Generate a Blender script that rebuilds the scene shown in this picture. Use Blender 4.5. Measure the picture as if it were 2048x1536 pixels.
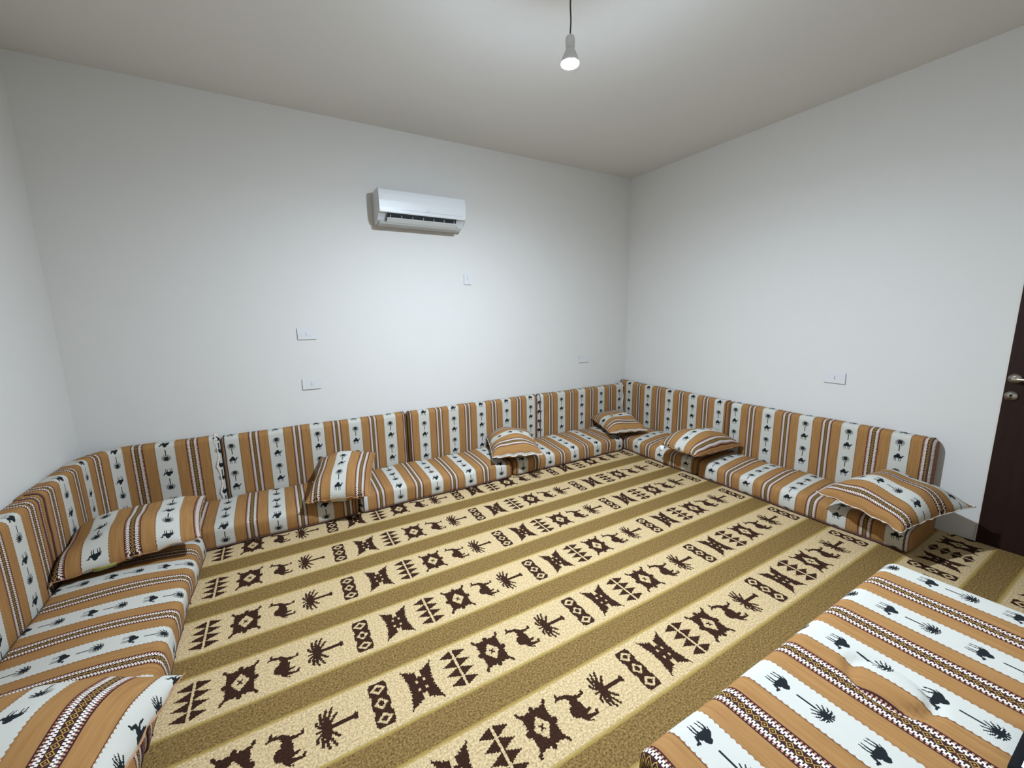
import bpy, bmesh, math, random
from mathutils import Matrix, Vector
import numpy as np

for o in list(bpy.data.objects):
    bpy.data.objects.remove(o)
scene = bpy.context.scene
COL = scene.collection
PI = math.pi

# ------------------------------------------------------------------ camera
cam_d = bpy.data.cameras.new('camera')
cam_d.sensor_width = 36.0
cam_d.lens = 14.292
cam_d.clip_start = 0.02
cam = bpy.data.objects.new('camera', cam_d)
COL.objects.link(cam)
RT = Vector((0.865535, -0.500569, -0.016754))
UP = Vector((0.098358, 0.137082, 0.985664))
BK = Vector((-0.491096, -0.854775, 0.167884))
m3 = Matrix((RT, UP, BK)).transposed()
cam.matrix_world = Matrix.Translation((-3.5499, -3.4697, 1.4)) @ m3.to_4x4()
scene.camera = cam

# ------------------------------------------------------------------ world and exposure
w = bpy.data.worlds.new('world')
scene.world = w
w.use_nodes = True
w.node_tree.nodes['Background'].inputs[0].default_value = (0.6, 0.65, 0.7, 1)
w.node_tree.nodes['Background'].inputs[1].default_value = 0.0
vs = scene.view_settings
vs.view_transform = 'Standard'
vs.look = 'None'
vs.gamma = 1.0
vs.use_curve_mapping = False
vs.exposure = 0.0
BULB = (-2.37, -1.95, 2.43)
BULB_STRENGTH = 8850.0

# room: wall A is y=0, wall B is x=0, wall C is x=XL, wall D is y=YD
XL, YD, HC = -4.684, -3.95, 2.848
FL = -0.012          # floor under the carpet

# ------------------------------------------------------------------ node helpers
class S:
    """A socket in a node tree, with arithmetic."""
    def __init__(self, nt, sock):
        self.nt, self.k = nt, sock
    def _m(self, op, b=None, c=None, rev=False):
        n = self.nt.nodes.new('ShaderNodeMath')
        n.operation = op
        args = [self, b] if not rev else [b, self]
        if c is not None:
            args.append(c)
        for i, a in enumerate(args):
            if a is None:
                continue
            if isinstance(a, S):
                self.nt.links.new(a.k, n.inputs[i])
            else:
                n.inputs[i].default_value = float(a)
        return S(self.nt, n.outputs[0])
    def __add__(s, o): return s._m('ADD', o)
    def __radd__(s, o): return s._m('ADD', o)
    def __sub__(s, o): return s._m('SUBTRACT', o)
    def __rsub__(s, o): return s._m('SUBTRACT', o, rev=True)
    def __mul__(s, o): return s._m('MULTIPLY', o)
    def __rmul__(s, o): return s._m('MULTIPLY', o)
    def __truediv__(s, o): return s._m('DIVIDE', o)
    def __lt__(s, o): return s._m('LESS_THAN', o)
    def __gt__(s, o): return s._m('GREATER_THAN', o)
    def frac(s): return s._m('FRACT')
    def floor(s): return s._m('FLOOR')
    def abs(s): return s._m('ABSOLUTE')
    def pow2(s): return s._m('POWER', 2.0, rev=True)
    def mod2(s): return s._m('MODULO', 2.0)
    def minimum(s, o): return s._m('MINIMUM', o)
    def maximum(s, o): return s._m('MAXIMUM', o)
    def between(s, a, b): return (s > a) * (s < b)

def new_mat(name):
    m = bpy.data.materials.new(name)
    m.use_nodes = True
    nt = m.node_tree
    return m, nt, nt.nodes['Principled BSDF']

def mixc(nt, fac, a, b):
    n = nt.nodes.new('ShaderNodeMix')
    n.data_type = 'RGBA'
    for i, v in ((0, fac), (6, a), (7, b)):
        if isinstance(v, S):
            nt.links.new(v.k, n.inputs[i])
        elif i == 0:
            n.inputs[i].default_value = v
        else:
            n.inputs[i].default_value = (*v, 1)
    return S(nt, n.outputs[2])

def noise(nt, vec, scale, detail=2.0, rough=0.5):
    n = nt.nodes.new('ShaderNodeTexNoise')
    n.inputs['Scale'].default_value = scale
    n.inputs['Detail'].default_value = detail
    n.inputs['Roughness'].default_value = rough
    if vec is not None:
        nt.links.new(vec, n.inputs['Vector'])
    return S(nt, n.outputs[0])

def bump(nt, bsdf, height, strength, dist):
    b = nt.nodes.new('ShaderNodeBump')
    b.inputs['Strength'].default_value = strength
    b.inputs['Distance'].default_value = dist
    nt.links.new(height.k, b.inputs['Height'])
    nt.links.new(b.outputs[0], bsdf.inputs['Normal'])

def plain(name, col, rough=0.6, metal=0.0, vary=0.06, scale=40, bstr=0.0, spec=0.5):
    m, nt, b = new_mat(name)
    tc = nt.nodes.new('ShaderNodeTexCoord')
    n = noise(nt, tc.outputs['Object'], scale, 3)
    a = tuple(c * (1 - vary) for c in col)
    d = tuple(min(1, c * (1 + vary)) for c in col)
    nt.links.new(mixc(nt, n, a, d).k, b.inputs['Base Color'])
    b.inputs['Roughness'].default_value = rough
    b.inputs['Metallic'].default_value = metal
    b.inputs['Specular IOR Level'].default_value = spec
    if bstr:
        bump(nt, b, n, bstr, 0.002)
    return m

# ------------------------------------------------------------------ woven motifs, stored row by row as bit patterns
NC, NR = 48, 32

def raster(inside, w, h):
    """rows (bottom to top) of NC bits; inside(x, y) is asked in units of the cell, x,y in -w/2..w/2, -h/2..h/2"""
    rows = []
    for r in range(NR):
        y = ((r + .5) / NR - .5) * h
        rows.append([1 if inside(((c + .5) / NC - .5) * w, y) else 0 for c in range(NC)])
    return rows

def cap(x, y, ax, ay, bx, by, r0, r1=None):
    r1 = r0 if r1 is None else r1
    dx, dy = bx - ax, by - ay
    L2 = dx * dx + dy * dy or 1e-9
    t = max(0, min(1, ((x - ax) * dx + (y - ay) * dy) / L2))
    return math.hypot(x - ax - t * dx, y - ay - t * dy) < r0 + (r1 - r0) * t

def ell(x, y, cx, cy, rx, ry):
    return ((x - cx) / rx) ** 2 + ((y - cy) / ry) ** 2 < 1

def camel_fabric(x, y):      # cell 62 x 54 (mm), faces right
    return (ell(x, y, -2, 5, 18, 10) or ell(x, y, -1, 14, 10, 11) or ell(x, y, -14, 2, 7, 8)
            or cap(x, y, 11, 6, 18, 0, 5, 3.4) or cap(x, y, 18, 0, 22, 12, 3.4, 2.6)
            or cap(x, y, 22, 13, 29, 13, 3.4, 2.2)
            or cap(x, y, -15, 2, -19, -10, 4, 1.8) or cap(x, y, -19, -10, -17, -25, 1.8, 1.4)
            or cap(x, y, -12, 2, -10, -12, 3.5, 1.6) or cap(x, y, -10, -12, -8, -25, 1.6, 1.4)
            or cap(x, y, 6, 2, 5, -25, 3, 1.4) or cap(x, y, 10, 2, 14, -12, 3, 1.6)
            or cap(x, y, 14, -12, 13, -25, 1.6, 1.4) or cap(x, y, -20, 6, -24, -6, 1.6, 1.2))

def palm_fabric(x, y):       # cell 62 x 81
    if cap(x, y, 0, -40, 0, 14, 2.5, 1.8):
        return True
    if math.hypot(x, y - 18) < 8.0:
        return True
    for k in range(12):
        a = math.radians(-62 + k * (304 / 11))
        ex, ey = 25 * math.cos(a), 18 + 21 * math.sin(a)
        mx, my = 15 * math.cos(a), 18 + 16 * math.sin(a) + 3
        if cap(x, y, 0, 18, mx, my, 2.7, 2.3) or cap(x, y, mx, my, ex, ey - 3, 2.3, 1.3):
            return True
    return False

# rug motifs are written with x along the stripe and y across it (millimetres)
def rug_tooth(x, y):
    if abs(x) < 4 or abs(y) > 94:
        return False
    ph = ((y + 94) / 47) % 1.0
    wdt = 52 * (1 - abs(ph - .5) * 2)
    return abs(x) < 5 + wdt

def rug_medallion(x, y):
    ax, ay = abs(x), abs(y)
    if ax / 31 + ay / 46 < 1.0:
        return abs(ax * 1.3 - ay) < 5 and ax < 11
    saw = 5 * abs(((ay / 20) % 1) - .5) * 2
    saw2 = 6 * abs(((ax / 18) % 1) - .5) * 2
    body = ax < 46 + saw and ay < 66 + saw2
    mid = (ay < 13 and ax < 66 - ay * .9) or (ax < 9 and ay < 86 - ax)
    spur = 40 < ax < 62 and 52 < ay < 88 and abs((ax - 40) * 1.5 - (ay - 54)) < 11
    cut = 24 < ax < 33 and ay > 66
    return (body or mid or spur) and not cut

def rug_camel_up(x, y):      # upright, faces right; box about 170 wide 130 tall
    return (ell(x, y, -8, 2, 48, 20) or ell(x, y, -16, 22, 24, 16)
            or cap(x, y, 34, 4, 50, 14, 13, 9) or cap(x, y, 50, 14, 56, 46, 9, 6)
            or cap(x, y, 56, 48, 76, 46, 7, 4) or cap(x, y, 54, 50, 50, 58, 4, 3)
            or cap(x, y, -50, 0, -58, -40, 10, 5) or cap(x, y, -58, -46, -48, -50, 6, 5)
            or cap(x, y, -34, -8, -30, -34, 9, 5)
            or cap(x, y, 26, -4, 30, -42, 10, 5) or cap(x, y, 30, -48, 42, -50, 6, 5)
            or cap(x, y, -56, 6, -72, -16, 4, 3))

def rug_palm_up(x, y):
    if cap(x, y, 0, -60, 0, 30, 8, 8) or ell(x, y, 0, -64, 16, 8) or math.hypot(x, y - 28) < 19:
        return True
    for k in range(11):
        a = math.radians(-52 + k * (284 / 10))
        wob = 4 * math.sin(k * 2.3)
        mx, my = 44 * math.cos(a), 28 + 28 * math.sin(a) + 6
        ex, ey = (78 + wob) * math.cos(a), 28 + (40 + wob) * math.sin(a) - 3
        if cap(x, y, 0, 28, mx, my, 6.2, 5.4) or cap(x, y, mx, my, ex, ey, 5.4, 4.0):
            return True
    return False

def rot_up_to_left(f):       # upright drawing turned so that its top points to -x
    return lambda x, y: f(y, -x)

def rug_triple(x, y):
    if abs(x) > 35 or abs(y) > 97:
        return False
    yy = ((y + 97) % (194 / 3)) - 97 / 3
    d = abs(x) / 33 + abs(yy) / 33
    if abs(x) > 27 and abs(yy) > 21:
        return False
    if d > .42 and d < .80:
        return False
    return True

def rug_star(x, y):
    ax, ay = abs(x) / 66, abs(y) / 98
    if ax > 1 or ay > 1:
        return False
    lim_y = .66 + .34 * ax ** 1.3
    lim_x = .70 + .30 * ay ** 1.6
    if ax < .17:
        lim_y = .44
    body = ay < lim_y - .05 * (((ax * 6) % 1) > .5) and ax < lim_x - .05 * (((ay * 7) % 1) > .5)
    holes = abs(ax - .22) < .085 and abs(ay - .20) < .065
    return body and not holes

def bit_ramp(nt, row_fac, rows):
    n = nt.nodes.new('ShaderNodeValToRGB')
    cr = n.color_ramp
    cr.interpolation = 'CONSTANT'
    while len(cr.elements) > 1:
        cr.elements.remove(cr.elements[-1])
    for r, bits in enumerate(rows):
        lo = sum(b << i for i, b in enumerate(bits[:24]))
        hi = sum(b << i for i, b in enumerate(bits[24:]))
        e = cr.elements[0] if r == 0 else cr.elements.new(r / NR)
        e.position = r / NR
        e.color = (float(lo), float(hi), 0.0, 1.0)
    nt.links.new(row_fac.k, n.inputs[0])
    sp = nt.nodes.new('ShaderNodeSeparateColor')
    nt.links.new(n.outputs[0], sp.inputs[0])
    return S(nt, sp.outputs[0]), S(nt, sp.outputs[1])

def read_bit(lo, hi, colf):
    """colf is 0..1 across the cell; outside it gives nothing"""
    c = (colf * NC).floor()
    left = c < 23.5
    word = lo * left + hi * (1 - left)
    bit = c - (1 - left) * 24
    v = ((word / bit.pow2()).floor()).mod2()
    return v * colf.between(0.0, 1.0)

# ------------------------------------------------------------------ materials
def make_fabric():
    m, nt, b = new_mat('woven_camel_fabric')
    uvn = nt.nodes.new('ShaderNodeUVMap')
    uvn.uv_map = 'UVMap'
    sep = nt.nodes.new('ShaderNodeSeparateXYZ')
    nt.links.new(uvn.outputs[0], sep.inputs[0])
    U, V = S(nt, sep.outputs[0]), S(nt, sep.outputs[1])
    fu, fv = U.frac(), V.frac()
    PALE, TAN1, CHK = .365, .565, .800
    # motifs
    p = fu / PALE
    colf = (p - .5) * (.1022 / .062) + .5
    rc = (fv - .02) / .273
    rp = (fv - .365) / .41
    is_palm = fv > .33
    l1, h1 = bit_ramp(nt, rc, raster(camel_fabric, 62, 54))
    l2, h2 = bit_ramp(nt, rp, raster(palm_fabric, 62, 81))
    inv = 1 - is_palm
    mot = read_bit(l1 * inv + l2 * is_palm, h1 * inv + h2 * is_palm, colf)
    mot = mot * (rc.between(0, 1) * inv + rp.between(0, 1) * is_palm)
    # streaky tan
    cmb = nt.nodes.new('ShaderNodeCombineXYZ')
    nt.links.new((U * 30).k, cmb.inputs[0])
    nt.links.new((V * 1.2).k, cmb.inputs[1])
    streak = noise(nt, cmb.outputs[0], 1.0, 3, .6)
    tan = mixc(nt, streak, (.205, .094, .026), (.395, .212, .078))
    # pale ground with fine ribs
    rib = ((U * 150).frac() - .5).abs() * 2
    pale = mixc(nt, rib, (.445, .434, .378), (.54, .522, .456))
    base = mixc(nt, fu < PALE, tan, pale)
    # scalloped edges of the pale band
    tri = ((fv * 15).frac() - .5).abs() * 2
    edge = p.minimum(1 - p)
    scal = (edge < (tri * .065 - .012)) * (fu < PALE)
    base = mixc(nt, scal, base, (.33, .155, .07))
    line = (p - 1.0).abs() < .011
    line2 = (edge.abs() < .009)
    base = mixc(nt, line.maximum(line2), base, (.07, .03, .018))
    base = mixc(nt, mot, base, (.010, .013, .014))
    # woven chequer band
    c = (fu - TAN1) / (CHK - TAN1)
    k = ((c - .5).abs()) * 2
    inband = fu.between(TAN1, CHK)
    dark = (.040, .014, .014)
    dd = k / .30 + ((fv * 11).frac() - .5).abs() * 2
    yel = dd.between(.74, .98).maximum(dd < .24) * (k < .30)
    band = mixc(nt, yel, dark, (.46, .29, .055))
    half = (k > .53) * .5
    chk = ((fv * 22 + half).frac() < .66) * k.between(.34, .72)
    band = mixc(nt, chk, band, (.68, .61, .53))
    tick = ((fv * 22 + .25).frac() < .46) * k.between(.74, .88)
    band = mixc(nt, tick, band, (.52, .23, .14))
    base = mixc(nt, inband, base, band)
    nt.links.new(base.k, b.inputs['Base Color'])
    b.inputs['Roughness'].default_value = .92
    b.inputs['Specular IOR Level'].default_value = .15
    fine = noise(nt, uvn.outputs[0], 220, 2)
    wv = ((V * 90).frac() - .5).abs() + fine * .8
    bump(nt, b, wv, .25, .0012)
    return m

def make_rug():
    m, nt, b = new_mat('woven_striped_rug')
    tc = nt.nodes.new('ShaderNodeTexCoord')
    wob = nt.nodes.new('ShaderNodeTexNoise')
    wob.inputs['Scale'].default_value = 140
    wob.inputs['Detail'].default_value = 1.5
    nt.links.new(tc.outputs['Object'], wob.inputs['Vector'])
    vm = nt.nodes.new('ShaderNodeVectorMath')
    vm.operation = 'MULTIPLY_ADD'
    vm.inputs[1].default_value = (.010, .007, 0)
    nt.links.new(wob.outputs['Color'], vm.inputs[0])
    nt.links.new(tc.outputs['Object'], vm.inputs[2])
    sep = nt.nodes.new('ShaderNodeSeparateXYZ')
    nt.links.new(vm.outputs[0], sep.inputs[0])
    X, Y = S(nt, sep.outputs[0]) - .005, S(nt, sep.outputs[1]) - .0035
    yb = ((-.735 - Y) / .3755).frac()
    brown = yb < .338
    t = (yb - .338) / .662
    # along the stripe: six motifs, repeating every 0.915 m
    q = ((X + 3.957) / .915 + 1 / 12).frac() * 6
    idx = q.floor()
    fx = q - idx
    colf = (.5 - t) * (.2486 / .2) + .5
    shapes = [(rug_tooth,), (rug_medallion,), (rot_up_to_left(rug_camel_up),), (rot_up_to_left(rug_palm_up),), (rug_triple,), (rug_star,)]
    lo = hi = None
    for i, (f,) in enumerate(shapes):
        # rows run along x, columns across the stripe
        rows = raster(lambda cx, cy, f=f: f(cy, cx), 200, 152.5)
        l, h = bit_ramp(nt, fx, rows)
        sel = (idx - i).abs() < .5
        lo = l * sel if lo is None else lo + l * sel
        hi = h * sel if hi is None else hi + h * sel
    mot = read_bit(lo, hi, colf) * (1 - brown)
    sp = noise(nt, tc.outputs['Object'], 130, 3, .8)
    spc = (sp - .5) * 3.6 + .5
    cl = nt.nodes.new('ShaderNodeClamp')
    nt.links.new(spc.k, cl.inputs[0])
    spk = S(nt, cl.outputs[0])
    cream = mixc(nt, spk, (.325, .225, .105), (.680, .508, .280))
    brn = mixc(nt, spk, (.080, .044, .011), (.300, .190, .066))
    col = mixc(nt, brown, cream, brn)
    # golden threads where the bands meet
    e = yb.minimum(1 - yb).minimum((yb - .338).abs())
    col = mixc(nt, (e < .018) * .75, col, (.34, .235, .060))
    mt = mixc(nt, spk, (.022, .009, .005), (.046, .020, .011))
    col = mixc(nt, mot, col, mt)
    nt.links.new(col.k, b.inputs['Base Color'])
    b.inputs['Roughness'].default_value = .97
    b.inputs['Specular IOR Level'].default_value = .08
    bump(nt, b, sp, .6, .006)
    return m

M = {}
M['fabric'] = make_fabric()
M['rug'] = make_rug()
M['wall'] = plain('white_wall_paint', (.622, .603, .560), .75, vary=.012, scale=6, spec=.25)
M['ceiling'] = plain('white_ceiling_paint', (.665, .645, .605), .85, vary=.01, scale=5, spec=.2)
M['screed'] = plain('grey_floor_screed', (.35, .33, .30), .9)
M['piping'] = plain('maroon_piping_cord', (.075, .028, .024), .85, vary=.35, scale=220)
M['hemtan'] = plain('tan_pillow_hem', (.34, .18, .085), .9, vary=.4, scale=70)
M['frill'] = plain('cream_seam_frill', (.62, .55, .48), .9, vary=.35, scale=90)
M['acwhite'] = plain('white_ac_plastic', (.60, .605, .595), .35, vary=.01)
M['acgrey'] = plain('grey_ac_plastic', (.42, .42, .40), .5, vary=.02)
M['black'] = plain('black_slot', (.008, .012, .014), .6, vary=.2)
M['plate'] = plain('white_plate_plastic', (.60, .60, .585), .4, vary=.01)
M['platedark'] = plain('dark_hole_and_painted_shadow', (.02, .02, .02), .7)  # holes, and the painted shadow behind the wall plates
M['steel'] = plain('brushed_nickel', (.62, .56, .48), .28, 1.0, vary=.1)
M['cord'] = plain('dark_lamp_cord', (.03, .03, .035), .6)
M['socketwhite'] = plain('white_lamp_holder', (.75, .75, .74), .5)
M['jamb'] = plain('pale_door_edge', (.60, .55, .48), .6)
M['bag'] = plain('black_nylon', (.005, .005, .006), .8, vary=.3, scale=200, spec=.12)
M['tag'] = plain('white_cloth_tag', (.80, .80, .80), .8, vary=.05)
M['yellow'] = plain('yellow_plastic_label', (.30, .29, .06), .35, vary=.1)

def make_wood():
    m, nt, b = new_mat('dark_brown_door_wood')
    tc = nt.nodes.new('ShaderNodeTexCoord')
    mp = nt.nodes.new('ShaderNodeMapping')
    mp.inputs['Scale'].default_value = (30, 30, 1.6)
    nt.links.new(tc.outputs['Object'], mp.inputs[0])
    n = noise(nt, mp.outputs[0], 2.0, 5, .6)
    nt.links.new(mixc(nt, n, (.011, .0035, .0018), (.026, .0088, .0048)).k, b.inputs['Base Color'])
    b.inputs['Roughness'].default_value = .6
    b.inputs['Specular IOR Level'].default_value = .2
    bump(nt, b, n, .08, .002)
    return m
M['wood'] = make_wood()

def make_emit():
    m, nt, b = new_mat('lit_bulb_diffuser')
    b.inputs['Base Color'].default_value = (.9, .9, .9, 1)
    b.inputs['Emission Color'].default_value = (.81, .955, 1.15, 1)
    b.inputs['Emission Strength'].default_value = BULB_STRENGTH
    return m
M['emit'] = make_emit()

# ------------------------------------------------------------------ object helpers
def link(name, verts, faces, mat, parent=None, uvs=None, smooth=True):
    me = bpy.data.meshes.new(name)
    me.from_pydata([tuple(v) for v in verts], [], faces)
    me.materials.append(M[mat] if isinstance(mat, str) else mat)
    if uvs is not None:
        ul = me.uv_layers.new(name='UVMap')
        for lp in me.loops:
            ul.data[lp.index].uv = uvs[lp.vertex_index]
    if smooth:
        for pl in me.polygons:
            pl.use_smooth = True
    me.update()
    o = bpy.data.objects.new(name, me)
    COL.objects.link(o)
    if parent:
        o.parent = parent
    return o

def link_bm(name, bm, mat, parent=None, smooth=False):
    bmesh.ops.recalc_face_normals(bm, faces=bm.faces)
    me = bpy.data.meshes.new(name)
    bm.to_mesh(me)
    bm.free()
    me.materials.append(M[mat] if isinstance(mat, str) else mat)
    if smooth:
        for pl in me.polygons:
            pl.use_smooth = True
    o = bpy.data.objects.new(name, me)
    COL.objects.link(o)
    if parent:
        o.parent = parent
    return o

def tag(o, label, cat, group=None):
    o['label'] = label
    o['category'] = cat
    if group:
        o['group'] = group
    return o

def empty(name, loc):
    o = bpy.data.objects.new(name, None)
    o.empty_display_size = .05
    o.location = loc
    COL.objects.link(o)
    return o

def box(bm, x0, x1, y0, y1, z0, z1, bev=0.0, seg=2):
    r = bmesh.ops.create_cube(bm, size=1)
    for v in r['verts']:
        v.co = Vector(((x0 + x1) / 2 + v.co.x * (x1 - x0), (y0 + y1) / 2 + v.co.y * (y1 - y0), (z0 + z1) / 2 + v.co.z * (z1 - z0)))
    if bev:
        es = list({e for v in r['verts'] for e in v.link_edges})
        bmesh.ops.bevel(bm, geom=es, offset=bev, segments=seg, affect='EDGES', profile=.5)

def cyl(bm, c, axis, r, h, n=24, r2=None):
    """cylinder centred at c along axis"""
    q = Vector((0, 0, 1)).rotation_difference(Vector(axis)).to_matrix().to_4x4()
    bmesh.ops.create_cone(bm, cap_ends=True, segments=n, radius1=r, radius2=r if r2 is None else r2, depth=h,
                          matrix=Matrix.Translation(c) @ q)

def tube(pts, r, n=6, closed=False):
    """verts, faces of a tube through pts; r is a number or a list"""
    P = [Vector(p) for p in pts]
    vs_, fs = [], []
    L = len(P)
    prev = Vector((0.13, 0.31, 0.94))
    for i, p in enumerate(P):
        a = P[(i - 1) % L] if (closed or i > 0) else p
        b = P[(i + 1) % L] if (closed or i < L - 1) else p
        t = (b - a).normalized()
        x = (prev - t * prev.dot(t))
        if x.length < 1e-6:
            x = t.orthogonal()
        x.normalize()
        prev = x
        y = t.cross(x)
        rr = r[i] if isinstance(r, (list, tuple)) else r
        for k in range(n):
            g = 2 * PI * k / n
            vs_.append(p + (x * math.cos(g) + y * math.sin(g)) * rr)
    for i in range(L if closed else L - 1):
        j = (i + 1) % L
        for k in range(n):
            k2 = (k + 1) % n
            fs.append((i * n + k, j * n + k, j * n + k2, i * n + k2))
    if not closed:
        fs.append(tuple(range(n))[::-1])
        fs.append(tuple((L - 1) * n + k for k in range(n)))
    return vs_, fs

# ------------------------------------------------------------------ the room
def structure(name, x0, x1, y0, y1, z0, z1, mat):
    bm = bmesh.new()
    box(bm, x0, x1, y0, y1, z0, z1)
    o = link_bm(name, bm, mat)
    o['kind'] = 'structure'
    return o

TH = .12
structure('floor', XL - TH, TH, YD - TH, TH, FL - .1, FL, 'screed')
structure('ceiling', XL - TH, TH, YD - TH, TH, HC, HC + .1, 'ceiling')
structure('wall_back', XL - TH, TH, 0, TH, FL, HC, 'wall')
structure('wall_left', XL - TH, XL, YD, 0, FL, HC, 'wall')
structure('wall_front', XL - TH, TH, YD - TH, YD, FL, HC, 'wall')
# right wall with the opening of the door
DY0, DY1, DZ = -2.893, -3.76, 2.10
wr = bmesh.new()
box(wr, 0, TH, DY0, 0, FL, HC)
box(wr, 0, TH, YD, DY1, FL, HC)
box(wr, 0, TH, DY1, DY0, DZ, HC)
wo = link_bm('wall_right', wr, 'wall')
wo['kind'] = 'structure'

# carpet
nx, ny = 8, 8
bm = bmesh.new()
box(bm, XL + .002, -.002, YD + .002, -.002, FL + .0005, 0.0)
rug = link_bm('carpet', bm, 'rug')
tag(rug, 'wall to wall woven carpet with beige and brown stripes and dark camel motifs', 'carpet')

# door in the right wall
door = empty('door_1', (0, DY0, 0))
door['kind'] = 'structure'
bm = bmesh.new()
box(bm, -.006, .036, DY1 + .006 - DY0, -.007, .003, DZ - .006, .0015)
leaf = link_bm('door_leaf', bm, 'wood', door)
bm = bmesh.new()
box(bm, -.005, .10, -.0065, -.0005, .0005, DZ - .001)
box(bm, -.005, .10, DY1 + .0005 - DY0, DY1 + .0055 - DY0, .0005, DZ - .001)
box(bm, -.005, .10, DY1 + .0055 - DY0, -.0065, DZ - .0055, DZ - .001)
link_bm('door_frame', bm, 'jamb', door)
hz, hy = 1.003, -.040
bm = bmesh.new()
cyl(bm, (-.011, hy, hz), (1, 0, 0), .026, .010, 28, .024)
rose = link_bm('handle_rose', bm, 'steel', leaf, True)
v_, f_ = tube([(-.012, hy, hz), (-.040, hy, hz), (-.049, hy - .006, hz), (-.052, hy - .018, hz), (-.052, hy - .06, hz), (-.051, hy - .115, hz - .001)], [.0095, .009, .009, .009, .0085, .0075], 10)
link('lever_handle', v_, f_, 'steel', leaf)
bm = bmesh.new()
cyl(bm, (-.0105, hy + .003, hz - .099), (1, 0, 0), .026, .009, 28, .024)
kr = link_bm('key_rose', bm, 'steel', leaf, True)
bm = bmesh.new()
cyl(bm, (-.0162, hy + .003, hz - .095), (1, 0, 0), .0075, .002, 16)
box(bm, -.0172, -.0152, hy, hy + .006, hz - .112, hz - .097)
link_bm('keyhole', bm, 'platedark', leaf)

# ------------------------------------------------------------------ cushions
def rrect(D, H, r, inset, nc=5, nf=9, nt=6):
    """closed loop (a, b, v): from front-bottom up the front, over the top, down the back.
    a: 0 back .. D front, b: 0 bottom .. H top, v: distance along the loop of the full section"""
    pts = []
    r2 = max(r - inset * .35, .004)
    x0, x1, y0, y1 = inset, D - inset, inset, H - inset
    def arc(cx, cy, a0):
        for i in range(nc + 1):
            a = a0 + (PI / 2) * i / nc
            yield (cx + r2 * math.cos(a), cy + r2 * math.sin(a))
    def seg(p, q, n):
        for i in range(1, n):
            yield (p[0] + (q[0] - p[0]) * i / n, p[1] + (q[1] - p[1]) * i / n)
    A = list(arc(x1 - r2, y0 + r2, -PI / 2))      # front bottom corner
    B = list(arc(x1 - r2, y1 - r2, 0))            # front top
    Cc = list(arc(x0 + r2, y1 - r2, PI / 2))      # back top
    Dd = list(arc(x0 + r2, y0 + r2, PI))          # back bottom
    pts += A + list(seg(A[-1], B[0], nf)) + B + list(seg(B[-1], Cc[0], nt * 2)) + Cc + list(seg(Cc[-1], Dd[0], nf)) + Dd
    pts += list(seg(Dd[-1], A[0], nt))
    return pts

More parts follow.
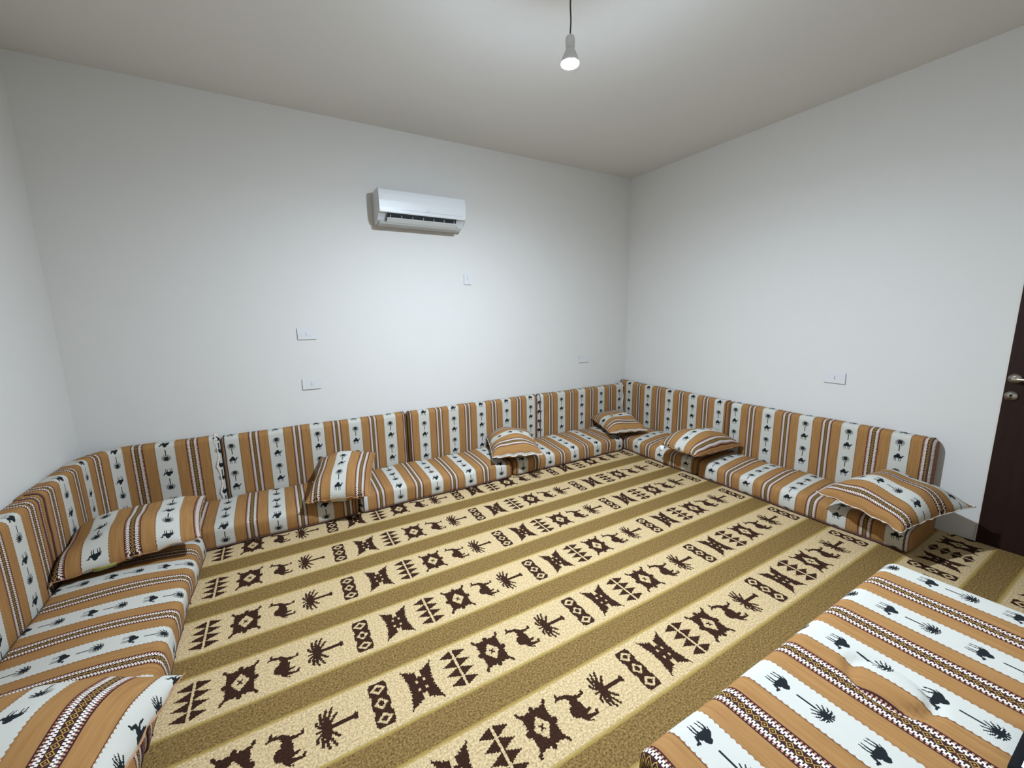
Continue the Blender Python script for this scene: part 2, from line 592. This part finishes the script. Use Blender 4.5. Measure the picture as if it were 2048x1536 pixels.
def cushion(name, path, length, D, H, r, pale_s, P, vphase, flip, lab, cat, group, seed=0, crown=.0, slope=.0,
            soft=.004, disp=None, hump=None, frill=(False, False), Vp=.198, ds=.028, rEnd=None, bottom_cord=True, bulge=.010, shear=0.0, ntop=6, htaper=0.0, cord=True):
    """path(s) -> (origin at the back on the ground, outward normal). s runs to the viewer's right."""
    rnd = random.Random(seed)
    ph = [rnd.uniform(0, 6.28) for _ in range(8)]
    rE = rEnd or r
    ss = [rE * (1 - math.cos(PI / 2 * i / 5)) for i in range(6)]
    ss[0] = .0008
    n = max(4, int((length - 2 * rE) / ds))
    ss += [rE + (length - 2 * rE) * i / n for i in range(1, n)]
    ss += [length - s for s in ss[5::-1]]
    verts, uvs, faces = [], [], []
    base = rrect(D, H, r, 0, nt=ntop)
    M_ = len(base)
    vv = [0]
    for i in range(1, M_):
        vv.append(vv[-1] + math.hypot(base[i][0] - base[i - 1][0], base[i][1] - base[i - 1][1]))
    rings = []
    prof_z = [b_ for a, b_ in base]
    for s in ss:
        e = min(s, length - s)
        inset = 0 if e >= rE else rE - math.sqrt(max(0, rE * rE - (rE - e) ** 2))
        prof = rrect(D, H, r, min(inset, .45 * min(D, H)), nt=ntop)
        o, nrm = path(s)
        ring = []
        for i, (a, b_) in enumerate(prof):
            fa, fb = a / D, b_ / H
            k = 1 - inset / max(rE, 1e-6)
            # crowned, slightly uneven top and front
            zz = b_ + crown * fb * (1 - (2 * fa - 1) ** 2) - slope * fb * fa ** 2
            zz += k * fb * soft * (math.sin(9 * s + ph[0]) + .7 * math.sin(17 * s + ph[1] + 4 * fa) + .5 * math.sin(6 * fa + ph[2]))
            aa = a + k * fa * soft * (math.sin(7 * s + ph[3] + 3 * fb) + .6 * math.sin(19 * s + ph[4]))
            aa += k * (bulge * fa * (1 - (2 * fb - 1) ** 2))
            if disp:
                zz += disp(s, a, fb)
            zz *= 1 - htaper * s / length
            zz = max(zz, .0015)
            aa = max(aa, .001)
            ring.append(len(verts))
            verts.append((o[0] + nrm[0] * aa, o[1] + nrm[1] * aa, (o[2] if len(o) > 2 else 0) + zz))
            u = (s - pale_s) / P
            v = (vv[i] + shear * (s - pale_s)) / Vp
            if flip:
                u, v = -u, -v
            uvs.append((u + .1825, v + vphase))
        rings.append(ring)
    for i in range(len(rings) - 1):
        for j in range(M_):
            j2 = (j + 1) % M_
            faces.append((rings[i][j], rings[i + 1][j], rings[i + 1][j2], rings[i][j2]))
    # end caps
    for ring, rev in ((rings[0], True), (rings[-1], False)):
        c = Vector((0, 0, 0))
        for k in ring:
            c += Vector(verts[k])
        c /= len(ring)
        uu = sum(uvs[k][0] for k in ring) / M_
        vc = sum(uvs[k][1] for k in ring) / M_
        ci = len(verts)
        verts.append(tuple(c))
        uvs.append((uu, vc))
        for j in range(M_):
            j2 = (j + 1) % M_
            faces.append((ci, ring[j], ring[j2]) if not rev else (ci, ring[j2], ring[j]))
    o0 = path(length / 2)[0]
    ob = link(name, verts, faces, 'fabric', None, uvs)
    me = ob.data
    bm = bmesh.new(); bm.from_mesh(me); bmesh.ops.recalc_face_normals(bm, faces=bm.faces); bm.to_mesh(me); bm.free()
    tag(ob, lab, cat, group)
    # cord sewn round both ends
    for e_i, (ri, fr) in () if not cord else enumerate(((4, frill[0]), (len(rings) - 5, frill[1]))):
        pts = []
        ring = rings[ri]
        for q, k in enumerate(ring):
            if vv[q] > H + D - r or vv[q] < r * .8 or prof_z[q] < .012:
                continue
            v = Vector(verts[k])
            nb = Vector(verts[rings[ri + (-1 if e_i else 1)][q]])
            g = .003 if not fr else .010
            wv = g * math.sin(q * 2.1 + ph[5]) * (1 if fr else .4)
            oo, nn = path(ss[ri])
            cen = Vector((oo[0] + nn[0] * D / 2, oo[1] + nn[1] * D / 2, (oo[2] if len(oo) > 2 else 0) + H / 2))
            outw = (v - cen).normalized()
            tdir = (v - nb).normalized()
            pts.append(v + outw * (.001 + abs(wv) * .4) + tdir * wv)
        vt, ft = tube(pts, [.0042 if not fr else .006 + .003 * math.sin(q * 1.7) for q in range(len(pts))], 6)
        link('end_piping', vt, ft, 'frill' if fr else 'piping', ob)
    if bottom_cord:
        i0 = 3
        pts = [Vector(verts[rings[i][i0]]) + Vector((path(ss[i])[1][0], path(ss[i])[1][1], 0)) * .002 for i in range(5, len(rings) - 5)]
        vt, ft = tube(pts, .0055, 6)
        link('bottom_piping', vt, ft, 'piping', ob)
    return ob

def straight(ox, oy, T, N, oz=0.0):
    return lambda s: ((ox + T[0] * s, oy + T[1] * s, oz), N)

BT = .095          # thickness of the back cushions
SD = .440          # depth of the seats in front of them
TA, NA = (1, 0), (0, -1)
TB, NB = (0, -1), (-1, 0)
TC, NC_ = (0, 1), (1, 0)
PB = .2755

# back cushions, wall A
def backA(x0, x1, pale, vph, lab, seed, flip=False, H=.592, frill=(False, False)):
    return cushion('back_cushion', straight(x0, -.004, TA, NA), x1 - x0, BT, H, .030, pale - x0, PB, vph, flip, lab,
                   'back cushion', 'striped back cushions along the walls', seed, soft=.0015, bulge=.003, frill=frill, bottom_cord=False)
VB = .365 + .41 - (.558) / .198            # palm top at z = .545..
backA(-3.957, -2.652, -3.622, .775 - .560 / .198, 'striped back cushion on the long wall below the light switch, behind the upright pillow', 11)
backA(-2.648, -1.312, -1.952, .775 - .520 / .198, 'striped back cushion on the long wall directly below the air conditioner', 12)
backA(-1.308, -.116, -.742, .775 - .555 / .198, 'striped back cushion on the long wall next to the far corner', 13, frill=(False, True))

def backB(y0, y1, pale, vph, lab, seed, H=.595, htaper=0.0):
    return cushion('back_cushion', straight(-.004, y0, TB, NB), y0 - y1, BT, H, .030, y0 - pale, PB, vph, False, lab,
                   'back cushion', 'striped back cushions along the walls', seed, soft=.0015, bulge=.003, bottom_cord=False, htaper=htaper)
backB(-.004, -1.352, -.715, .775 - .545 / .198, 'striped back cushion on the right wall starting in the far corner', 21, H=.624, htaper=.042)
backB(-1.356, -2.690, -1.973, .775 - .578 / .198, 'striped back cushion on the right wall below the socket, nearer the door', 22)

# the back cushion bent round the left corner
CX, CY, CR = -4.410, -.276, .270
yC = -.795
L1 = CY - yC
L2 = CR * PI / 2
L3 = -3.961 - CX
def bent(s):
    if s < L1:
        return ((CX - CR, yC + s, 0), (1, 0))
    if s < L1 + L2:
        a = PI - (s - L1) / CR
        return ((CX + CR * math.cos(a), CY + CR * math.sin(a), 0), (-math.cos(a), -math.sin(a)))
    return ((CX + (s - L1 - L2), CY + CR, 0), (0, -1))
cushion('back_cushion', bent, L1 + L2 + L3, BT, .605, .030, L1 + L2 + (-4.255 - CX), .285, .30, True,
        'striped back cushion bent round the left corner of the room', 'back cushion', 'striped back cushions along the walls', 31,
        soft=.0015, bulge=.003, frill=(False, True), bottom_cord=False)
cushion('back_cushion', straight(XL + .004, -2.13, TC, NC_), 2.13 - .80, BT, .60, .030, 2.13 - 1.02, PB, .25, True,
        'striped back cushion on the left wall, cut by the left edge of the picture', 'back cushion', 'striped back cushions along the walls', 32,
        soft=.0015, bulge=.003, bottom_cord=False)

# seats
SEATH = .160
def seat(path, length, pale_s, P, vph, flip, lab, seed, D=SD, H=SEATH, **kw):
    return cushion('seat_cushion', path, length, D, H, .030, pale_s, P, vph, flip, lab, 'seat cushion',
                   kw.pop('group', 'striped floor seat cushions'), seed, crown=.010, slope=.022, soft=.004, rEnd=.035, **kw)
seat(straight(-4.50, -.108, TA, NA), 4.50 - 3.152, 4.50 - 3.657, .287, .05, True,
     'striped seat cushion on the long wall at its left end, leading to the left corner', 41)
seat(straight(-3.146, -.108, TA, NA), 3.146 - 1.872, 3.146 - 2.281, .287, .12, True,
     'striped seat cushion in the middle of the long wall, below the air conditioner', 42)
seat(straight(-1.866, -.108, TA, NA), 1.866 - .556, 1.866 - .912, .287, .12, True,
     'striped seat cushion on the long wall at its right end, beside the far corner', 43)
seat(straight(-.108, -.112, TB, NB), 1.368 - .112, .988 - .112, .284, .62, False,
     'striped seat cushion on the right wall that fills the far corner', 44, D=.423)
seat(straight(-.108, -1.374, TB, NB), 2.750 - 1.374, 2.101 - 1.374, .293, .52, False,
     'striped seat cushion on the right wall, nearer the door', 45, D=.423)
seat(straight(XL + BT + .014, -1.925, TC, NC_), 1.925 - .572, 1.925 - 1.196, .275, .55, True,
     'striped seat cushion on the left wall, between the corner pillow and the nearest pillow', 46, D=.523)
seat(straight(XL + BT + .014, -3.29, TC, NC_), 3.29 - 1.932, .6, .28, .55, True,
     'striped seat cushion on the left wall under the nearest pillow, mostly out of the picture', 47, D=.523)

# stack of three cushions in the right foreground
def tuft(s, a, fb):
    # oval sewn-in dent near the middle of the top
    if fb < .6:
        return 0.0
    du, dv = (s - .683) / .072, (a - .335) / .080
    rr = math.hypot(du, dv)
    z = -.015 * math.exp(-((rr - 1.0) / .17) ** 2) * (1 - .55 * max(0, -du))
    if rr < 1:
        z += .008 * (1 - rr * rr)
    return z * min(1, (fb - .6) / .3)
SX0, SX1, SYB, SYF = -1.592, -2.946, -3.505, -2.952
# viewer faces -y, so the right-hand direction is -x
for i, (lab, ph_) in enumerate((('striped cushion at the bottom of the foreground stack', .2),
                                ('striped cushion in the middle of the foreground stack', .5),
                                ('striped cushion on top of the foreground stack, with an oval dent', .05))):
    cushion('seat_cushion', straight(SX0, SYB, (-1, 0), (0, 1), .0005 + i * .1515), SX0 - SX1, SYF - SYB, .1475, .034,
            SX0 + 2.511, .287, ph_, False, lab, 'seat cushion', 'cushions stacked in the right foreground', 60 + i,
            crown=.0, soft=.0007, disp=tuft if i == 2 else None, ds=.011 if i == 2 else .03, ntop=22 if i == 2 else 6, shear=.063, Vp=.2, rEnd=.022, bottom_cord=False, cord=False)

# ------------------------------------------------------------------ pillows
def pillow(center, yaw, pitch, roll, L, W, T, pale_u, vph, along, flip, lab, seed, clampz=None, n=30, hem=True,
           droop=None, P=.28, Vp=.198, pinch=.09, flat=.6, hemmat='hemtan'):
    """L along local x, W along local y. Stripes run along local y if along == 'y', else along x."""
    rnd = random.Random(seed)
    ph = [rnd.uniform(0, 6.28) for _ in range(8)]
    rot = Matrix.Rotation(math.radians(yaw), 3, 'Z') @ Matrix.Rotation(math.radians(pitch), 3, 'X') @ Matrix.Rotation(math.radians(roll), 3, 'Y')
    cen = Vector(center)
    def pos(a, b, side):
        x = L / 2 * a * (1 - pinch * (1 - b * b) * a * a)
        y = W / 2 * b * (1 - pinch * (1 - a * a) * b * b)
        h = T * ((1 - a ** 4) * (1 - b ** 4)) ** .5 * (1 - .30 * a * a) * (1 - .30 * b * b)
        z = h * .60 if side > 0 else -h * .40 * flat
        ed = max(abs(a), abs(b))
        z += .007 * (1 - ed ** 6) * (math.sin(5 * a + ph[0] + 2 * b) + math.sin(6 * b + ph[1] - 2 * a)) * (1 if side > 0 else .3)
        # gathers running in from the seams
        z += .006 * ed ** 4 * math.sin(13 * a + ph[2]) * math.sin(11 * b + ph[3])
        q = rot @ Vector((x, y, z)) + cen
        if droop:
            q = droop(q)
        if clampz:
            zc = clampz(q)
            if q.z < zc:
                q.z = zc + .0005 * (1 if side < 0 else 3)
        return q
    verts, uvs, faces = [], [], []
    def uv(a, b):
        if along == 'y':
            u, v = a * L / 2, b * W / 2
        else:
            u, v = -b * W / 2, a * L / 2
        if flip:
            u, v = -u, -v
        return ((u - pale_u) / P + .1825, v / Vp + vph)
    # spacing denser towards the seams
    ks = [math.sin(PI / 2 * (2 * i / n - 1)) for i in range(n + 1)]
    idx = {}
    for side in (1, -1):
        for i, a in enumerate(ks):
            for j, b in enumerate(ks):
                edge = i in (0, n) or j in (0, n)
                if edge and side < 0:
                    idx[(side, i, j)] = idx[(1, i, j)]
                    continue
                idx[(side, i, j)] = len(verts)
                verts.append(pos(a, b, side))
                uvs.append(uv(a, b))
    for side in (1, -1):
        for i in range(n):
            for j in range(n):
                f = (idx[(side, i, j)], idx[(side, i + 1, j)], idx[(side, i + 1, j + 1)], idx[(side, i, j + 1)])
                faces.append(f if side > 0 else f[::-1])
    ob = link('throw_pillow', verts, faces, 'fabric', None, uvs)
    tag(ob, lab, 'pillow', 'loose striped pillows')
    if hem:
        loop = [(i, 0) for i in range(n)] + [(n, j) for j in range(n)] + [(i, n) for i in range(n, 0, -1)] + [(0, j) for j in range(n, 0, -1)]
        # one sewn hem per side
        sides = [loop[k * n:(k + 1) * n] + [loop[((k + 1) * n) % (4 * n)]] for k in range(4)]
        cc = sum((verts[idx[(1, i, j)]] for i, j in loop), Vector()) / len(loop)
        up = rot @ Vector((0, 0, 1))
        for sd in sides:
            hv, hf = [], []
            for q, (i, j) in enumerate(sd):
                v = verts[idx[(1, i, j)]]
                out = (v - cc); out -= up * out.dot(up); out.normalize()
                wv = .0035 * math.sin(q * 1.9 + ph[4]) + .002 * math.sin(q * .9)
                w_ = .005 + .003 * math.sin(q * 2.7 + ph[5])
                for t_, o_ in ((.0018, -.003), (.0012, w_), (-.0012, w_), (-.0018, -.003)):
                    hv.append(v + out * o_ + up * (t_ + wv * (1 if o_ > 0 else 0)))
            for q in range(len(sd) - 1):
                for k in range(4):
                    k2 = (k + 1) % 4
                    hf.append((q * 4 + k, (q + 1) * 4 + k, (q + 1) * 4 + k2, q * 4 + k2))
            e_ = (len(sd) - 1) * 4
            hf += [(0, 1, 2, 3), (e_ + 3, e_ + 2, e_ + 1, e_)]
            link('hem', hv, hf, hemmat, ob)
    return ob, verts, idx, n

SZ = .176
def seat_top_A(q):
    return SZ - .012 * max(0, min(1, (-q.y - .3) / .25)) if q.y > -.555 else -1
def seat_top_B(q):
    return SZ - .012 * max(0, min(1, (-q.x - .3) / .25)) if q.x > -.54 else -1
def seat_top_AB(q):
    return max(seat_top_A(q), seat_top_B(q))
def seat_top_C(q):
    return SZ - .004 if (q.x < -4.05 or q.y > -.55) else -1

# pillows stop at the face of the cushion behind them
def face_A(q):
    q.y = min(q.y, -.117 - .002 * math.sin(q.x * 40)); return q
def face_B(q):
    q.x = min(q.x, -.117); return q
def face_AB(q):
    return face_B(face_A(q))
def face_C(q):
    q.x = max(q.x, XL + .120)
    if q.x < CX and q.y > CY:
        d = math.hypot(q.x - CX, q.y - CY)
        if d > CR - .110:
            q.x = CX + (q.x - CX) * (CR - .110) / d
            q.y = CY + (q.y - CY) * (CR - .110) / d
    q.y = min(q.y, -.112)
    return q
# P1: left corner
pil1, vv1, ix1, n1 = pillow((-4.330, -.655, .250), 4, 5, -5, .62, .50, .19, .10, .10, 'y', True,
       'striped pillow lying across the left corner of the seats', 71, seat_top_C, droop=face_C, pinch=.05)
# P2: leaning upright on the long wall
pil2, *_ = pillow((-3.225, -.430, .268), -17, 15, 0, .40, .52, .20, .0, .20, 'y', False,
       'striped pillow leaning upright against the long wall back cushion, left of the middle', 72, seat_top_A, droop=face_A, pinch=.06, flat=1.2)
# P3
pil3, *_ = pillow((-1.795, -.405, .246), -20, 5, 0, .43, .52, .21, .305, .30, 'x', False,
       'striped pillow with frayed white hem, on the long wall seats below the air conditioner', 73, seat_top_A, droop=face_A, pinch=.06, hemmat='frill')
# P4: far corner
pil4, *_ = pillow((-.49, -.385, .240), -17, 5, 0, .42, .52, .18, .303, .10, 'x', False,
       'striped pillow lying in the far corner where the two seat rows meet', 74, seat_top_AB, droop=face_AB, pinch=.06)
# P5: on wall B
pil5, vv5, ix5, n5 = pillow((-.415, -1.31, .250), -3, 0, 0, .58, .40, .225, .02, .20, 'x', False,
       'plump striped pillow with small white tag, in the middle of the right wall seats', 75, seat_top_B, droop=face_B, pinch=.03)
# P6: end of wall B by the door
pil6, *_ = pillow((-.42, -2.61, .262), -14, 4, -6, .58, .46, .21, .08, .30, 'y', True,
       'striped pillow lying on the end of the right seats beside the door', 76, seat_top_B, droop=face_B, hemmat='frill')
# P7: left foreground
pil7, *_ = pillow((-4.290, -2.085, .270), -10, -4, 4, .64, .52, .24, -.045, .30, 'y', True,
       'striped pillow nearest to the camera in the bottom left corner', 77, seat_top_C, droop=face_C, pinch=.05)

# white tag of P5, yellow label of P1
def patch(name, c, ex, ey, th, mat, parent):
    c, ex, ey = Vector(c), Vector(ex), Vector(ey)
    nn = ex.cross(ey).normalized() * th
    vs_, fs = [], []
    for k in (-1, 1):
        for i in range(4):
            for j in range(3):
                a, b = i / 3 - .5, j / 2 - .5
                bend = .12 * ex.length * (a * a) * 2
                vs_.append(c + ex * a + ey * b + nn * k + nn.normalized() * bend)
    def I(k, i, j): return k * 12 + i * 3 + j
    for i in range(3):
        for j in range(2):
            fs.append((I(0, i, j), I(0, i, j + 1), I(0, i + 1, j + 1), I(0, i + 1, j)))
            fs.append((I(1, i, j), I(1, i + 1, j), I(1, i + 1, j + 1), I(1, i, j + 1)))
    ring = [(i, 0) for i in range(4)] + [(3, 1), (3, 2)] + [(i, 2) for i in (2, 1, 0)] + [(0, 1)]
    for q in range(len(ring)):
        a, b = ring[q], ring[(q + 1) % len(ring)]
        fs.append((I(0, *a), I(0, *b), I(1, *b), I(1, *a)))
    return link(name, vs_, fs, mat, parent)
patch('care_tag', (-.694, -1.135, .215), (.004, -.042, .004), (-.006, 0, -.05), .0008, 'tag', pil5)
patch('yellow_label', (-4.385, -.902, .216), (.085, .006, .006), (0, .010, -.022), .0008, 'yellow', pil1)

# ------------------------------------------------------------------ air conditioner
AX0, AX1 = -2.792, -2.085
ac = empty('air_conditioner', ((AX0 + AX1) / 2, 0, 2.115))
tag(ac, 'white split air conditioner with open louvre high on the long wall', 'air conditioner')
HW = (AX1 - AX0) / 2
def ac_extrude(name, prof, x0, x1, mat, parent, bev=0.0, smooth=False):
    """prof: (y, z) polygon, relative to the unit's base point"""
    bm = bmesh.new()
    a = [bm.verts.new((x0, y, z)) for y, z in prof]
    b = [bm.verts.new((x1, y, z)) for y, z in prof]
    fa, fb = bm.faces.new(a), bm.faces.new(b[::-1])
    for i in range(len(a)):
        j = (i + 1) % len(a)
        bm.faces.new((a[i], b[i], b[j], a[j]))
    if bev:
        es = list(set(fa.edges) | set(fb.edges))
        bmesh.ops.bevel(bm, geom=es, offset=bev, segments=3, affect='EDGES', profile=.5)
    return link_bm(name, bm, mat, parent, smooth)
# chassis behind, with the hollow of the outlet
ac_extrude('housing', [(-.002, .0), (-.002, .245), (-.150, .245), (-.185, .238), (-.192, .215), (-.194, .070), (-.168, .062), (-.140, .040), (-.118, .012), (-.085, .0)], -HW, HW, 'acwhite', ac, .010)
# front panel
ac_extrude('front_panel', [(-.188, .066), (-.186, .222), (-.176, .238), (-.186, .2375), (-.196, .226), (-.200, .200), (-.203, .150), (-.203, .100), (-.200, .070), (-.196, .064)], -HW + .004, HW - .003, 'acwhite', ac, .006)
# dark outlet
ac_extrude('air_outlet', [(-.160, .052), (-.192, .068), (-.1965, .063), (-.172, .020), (-.155, .010)], -HW + .065, HW - .085, 'black', ac)
# open flap
ac_extrude('louvre', [(-.150, .006), (-.152, .003), (-.196, .026), (-.198, .029), (-.194, .031)], -HW + .062, HW - .082, 'acwhite', ac, .0012)
# lower lip, slightly grey
ac_extrude('lower_tray', [(-.135, .020), (-.150, .004), (-.140, -.008), (-.060, -.012), (-.010, -.006), (-.010, .010)], -HW + .012, HW - .050, 'acgrey', ac, .002)
for k in range(7):
    x = -HW + .085 + k * (2 * HW - .19) / 6
    ac_extrude('swing_vane', [(-.168, .024), (-.170, .040), (-.1935, .050), (-.1955, .034)], x - .0015, x + .0015, 'acgrey', ac)
ac_extrude('panel_groove', [(-.2026, .090), (-.2026, .0925), (-.2036, .0925), (-.2036, .090)], -HW + .17, HW - .035, 'acgrey', ac)
# small emblem on the panel: a low swoosh with two strokes of faint lettering
em = bmesh.new()
for k in range(9):
    t0 = -.5 + k / 8
    zc = .106 - .0035 * math.cos(t0 * PI)
    box(em, .030 + t0 * .032 - .0026, .030 + t0 * .032 + .0026, -.2042, -.2030, zc - .0011, zc + .0011)
for k in range(4):
    box(em, .020 + k * .0058, .0228 + k * .0058, -.2042, -.2030, .0968 + .0012 * (k % 2), .1000)
link_bm('emblem', em, 'acgrey', ac)

# ------------------------------------------------------------------ switches and sockets
def plate(name, loc, N, w_, h_, kind, lab):
    """loc: centre on the wall, N: outward"""
    r = empty(name, loc)
    r.rotation_euler = (0, 0, math.atan2(-N[0], N[1]) + PI if N[1] == 0 else 0)
    # built facing -y in local space
    if N[0]:
        r.rotation_euler = (0, 0, -PI / 2)
    bm = bmesh.new()
    box(bm, -w_ / 2, w_ / 2, -.0105, -.0040, -h_ / 2, h_ / 2, .0020, 2)
    link_bm('cover_plate', bm, 'plate', r)
    bm = bmesh.new()
    box(bm, -w_ / 2 + .003, w_ / 2 - .003, -.0041, -.0003, -h_ / 2 + .003, h_ / 2 - .003)
    link_bm('painted_shadow_gap', bm, 'platedark', r)  # dark inset added behind the plate to deepen the shadow round its edge
    if kind == 'switch':
        bm = bmesh.new()
        box(bm, -.011, .011, -.0140, -.0095, -.014, .014, .0012, 2)
        rk = link_bm('rocker', bm, 'plate', r)
        rk.rotation_euler = (math.radians(3), 0, 0)
        for s in (-1, 1):
            bm = bmesh.new()
            box(bm, s * .028 - .0125, s * .028 + .0125, -.0108, -.0095, -.022, .022, .0005, 1)
            link_bm('blank_module', bm, 'plate', r)
    elif kind == 'socket':
        bm = bmesh.new()
        box(bm, -.013, .013, -.0112, -.0095, -.023, .023, .0008, 2)
        ins = link_bm('socket_insert', bm, 'plate', r)
        for dz in (-.0062, .0062):
            bm = bmesh.new()
            cyl(bm, (0, -.0113, dz), (0, 1, 0), .0031, .0010, 14)
            link_bm('pin_hole', bm, 'platedark', ins)
    elif kind == 'vertical':
        bm = bmesh.new()
        box(bm, -.014, .014, -.0112, -.0095, -.010, .032, .0008, 2)
        ins = link_bm('socket_insert', bm, 'plate', r)
        for dz in (.002, .018):
            bm = bmesh.new()
            cyl(bm, (0, -.0113, dz), (0, 1, 0), .0032, .0010, 14)
            link_bm('pin_hole', bm, 'platedark', ins)
    else:
        for s in (-1, 1):
            bm = bmesh.new()
            box(bm, s * .0135 - .0125, s * .0135 + .0125, -.0112, -.0095, -.022, .022, .0008, 2)
            link_bm('blank_module', bm, 'plate', r)
    return tag(r, lab, 'switch' if kind == 'switch' else 'socket')
plate('light_switch', (-3.345, 0, 1.284), (0, -1), .129, .085, 'switch', 'white light switch plate on the long wall, straight above a wall socket')
plate('wall_socket', (-3.346, 0, .900), (0, -1), .129, .083, 'socket', 'white wall socket straight below the light switch on the long wall')
plate('wall_socket', (-2.003, 0, 1.722), (0, -1), .071, .094, 'vertical', 'small upright white socket below the right end of the air conditioner')
plate('wall_socket', (-.643, 0, .908), (0, -1), .128, .077, 'blank', 'white wall plate near the far corner, low on the long wall')
plate('wall_socket', (0, -2.090, .902), (-1, 0), .132, .082, 'socket', 'white wall socket on the right wall above the back cushions')

# ------------------------------------------------------------------ pendant bulb
lamp = empty('pendant_bulb', BULB)
tag(lamp, 'lit bare light bulb hanging on a thin dark cord from the ceiling', 'lamp')
def lathe(prof, n=28):
    vs_, fs = [], []
    for r_, z in prof:
        for k in range(n):
            a = 2 * PI * k / n
            vs_.append((r_ * math.cos(a), r_ * math.sin(a), z))
    for i in range(len(prof) - 1):
        for k in range(n):
            k2 = (k + 1) % n
            fs.append((i * n + k, i * n + k2, (i + 1) * n + k2, (i + 1) * n + k))
    fs.append(tuple(range(n))[::-1])
    fs.append(tuple((len(prof) - 1) * n + k for k in range(n)))
    return vs_, fs
# diffuser: shallow cap at the bottom of the bulb
R0 = .036
prof = [(.002, -.0041)] + [(R0 * math.sin(t), .0015 - .0055 * math.cos(t)) for t in [PI / 2 * k / 6 for k in range(1, 7)]] + [(R0 * .97, .004), (R0 * .5, .004), (.002, .004)]
v_, f_ = lathe(prof, 24)
link('diffuser', v_, f_, 'emit', lamp)
v_, f_ = lathe([(.012, .0045), (R0 * 1.03, .0045), (R0 * 1.04, .006), (R0 * .98, .020), (.024, .045), (.0165, .058), (.015, .060)], 24)
link('bulb_body', v_, f_, 'socketwhite', lamp)
v_, f_ = lathe([(.014, .060), (.0195, .061), (.0200, .095), (.0165, .104), (.006, .112), (.004, .113)], 20)
link('lamp_holder', v_, f_, 'socketwhite', lamp)
top = HC - BULB[2]
pts = [(.0012 * math.sin(k * .9) + .002 * math.sin(k * .35), .001 * math.cos(k * 1.1), .112 + (top - .112) * k / 16) for k in range(17)]
pts[0] = (0, 0, .112)
v_, f_ = tube(pts, .0032, 8)
link('cord', v_, f_, 'cord', lamp)
v_, f_ = lathe([(.034, top - .0005), (.034, top - .004), (.028, top - .012), (.006, top - .016)], 20)
link('ceiling_cup', v_, f_, 'socketwhite', lamp)

# ------------------------------------------------------------------ black pouch on the stack
bag = empty('black_pouch', (-2.245, -3.435, .4540))
tag(bag, 'black pouch with white stripes lying on the foreground cushion stack, at the right edge', 'pouch')
bm = bmesh.new()
box(bm, -.105, .105, -.060, .062, 0, .032, .012, 3)
link_bm('pouch_body', bm, 'bag', bag, True)
for x0, x1 in ((-.092, -.062), (-.052, -.022)):
    bm = bmesh.new()
    box(bm, x0, x1, .036, .046, .0318, .0328, .0003, 1)
    link_bm('white_stripe', bm, 'tag', bag)
v_, f_ = tube([(-.095, .050, .022), (-.118, .056, .028), (-.124, .040, .020), (-.104, .030, .012)], .004, 6)
link('strap_loop', v_, f_, 'bag', bag)
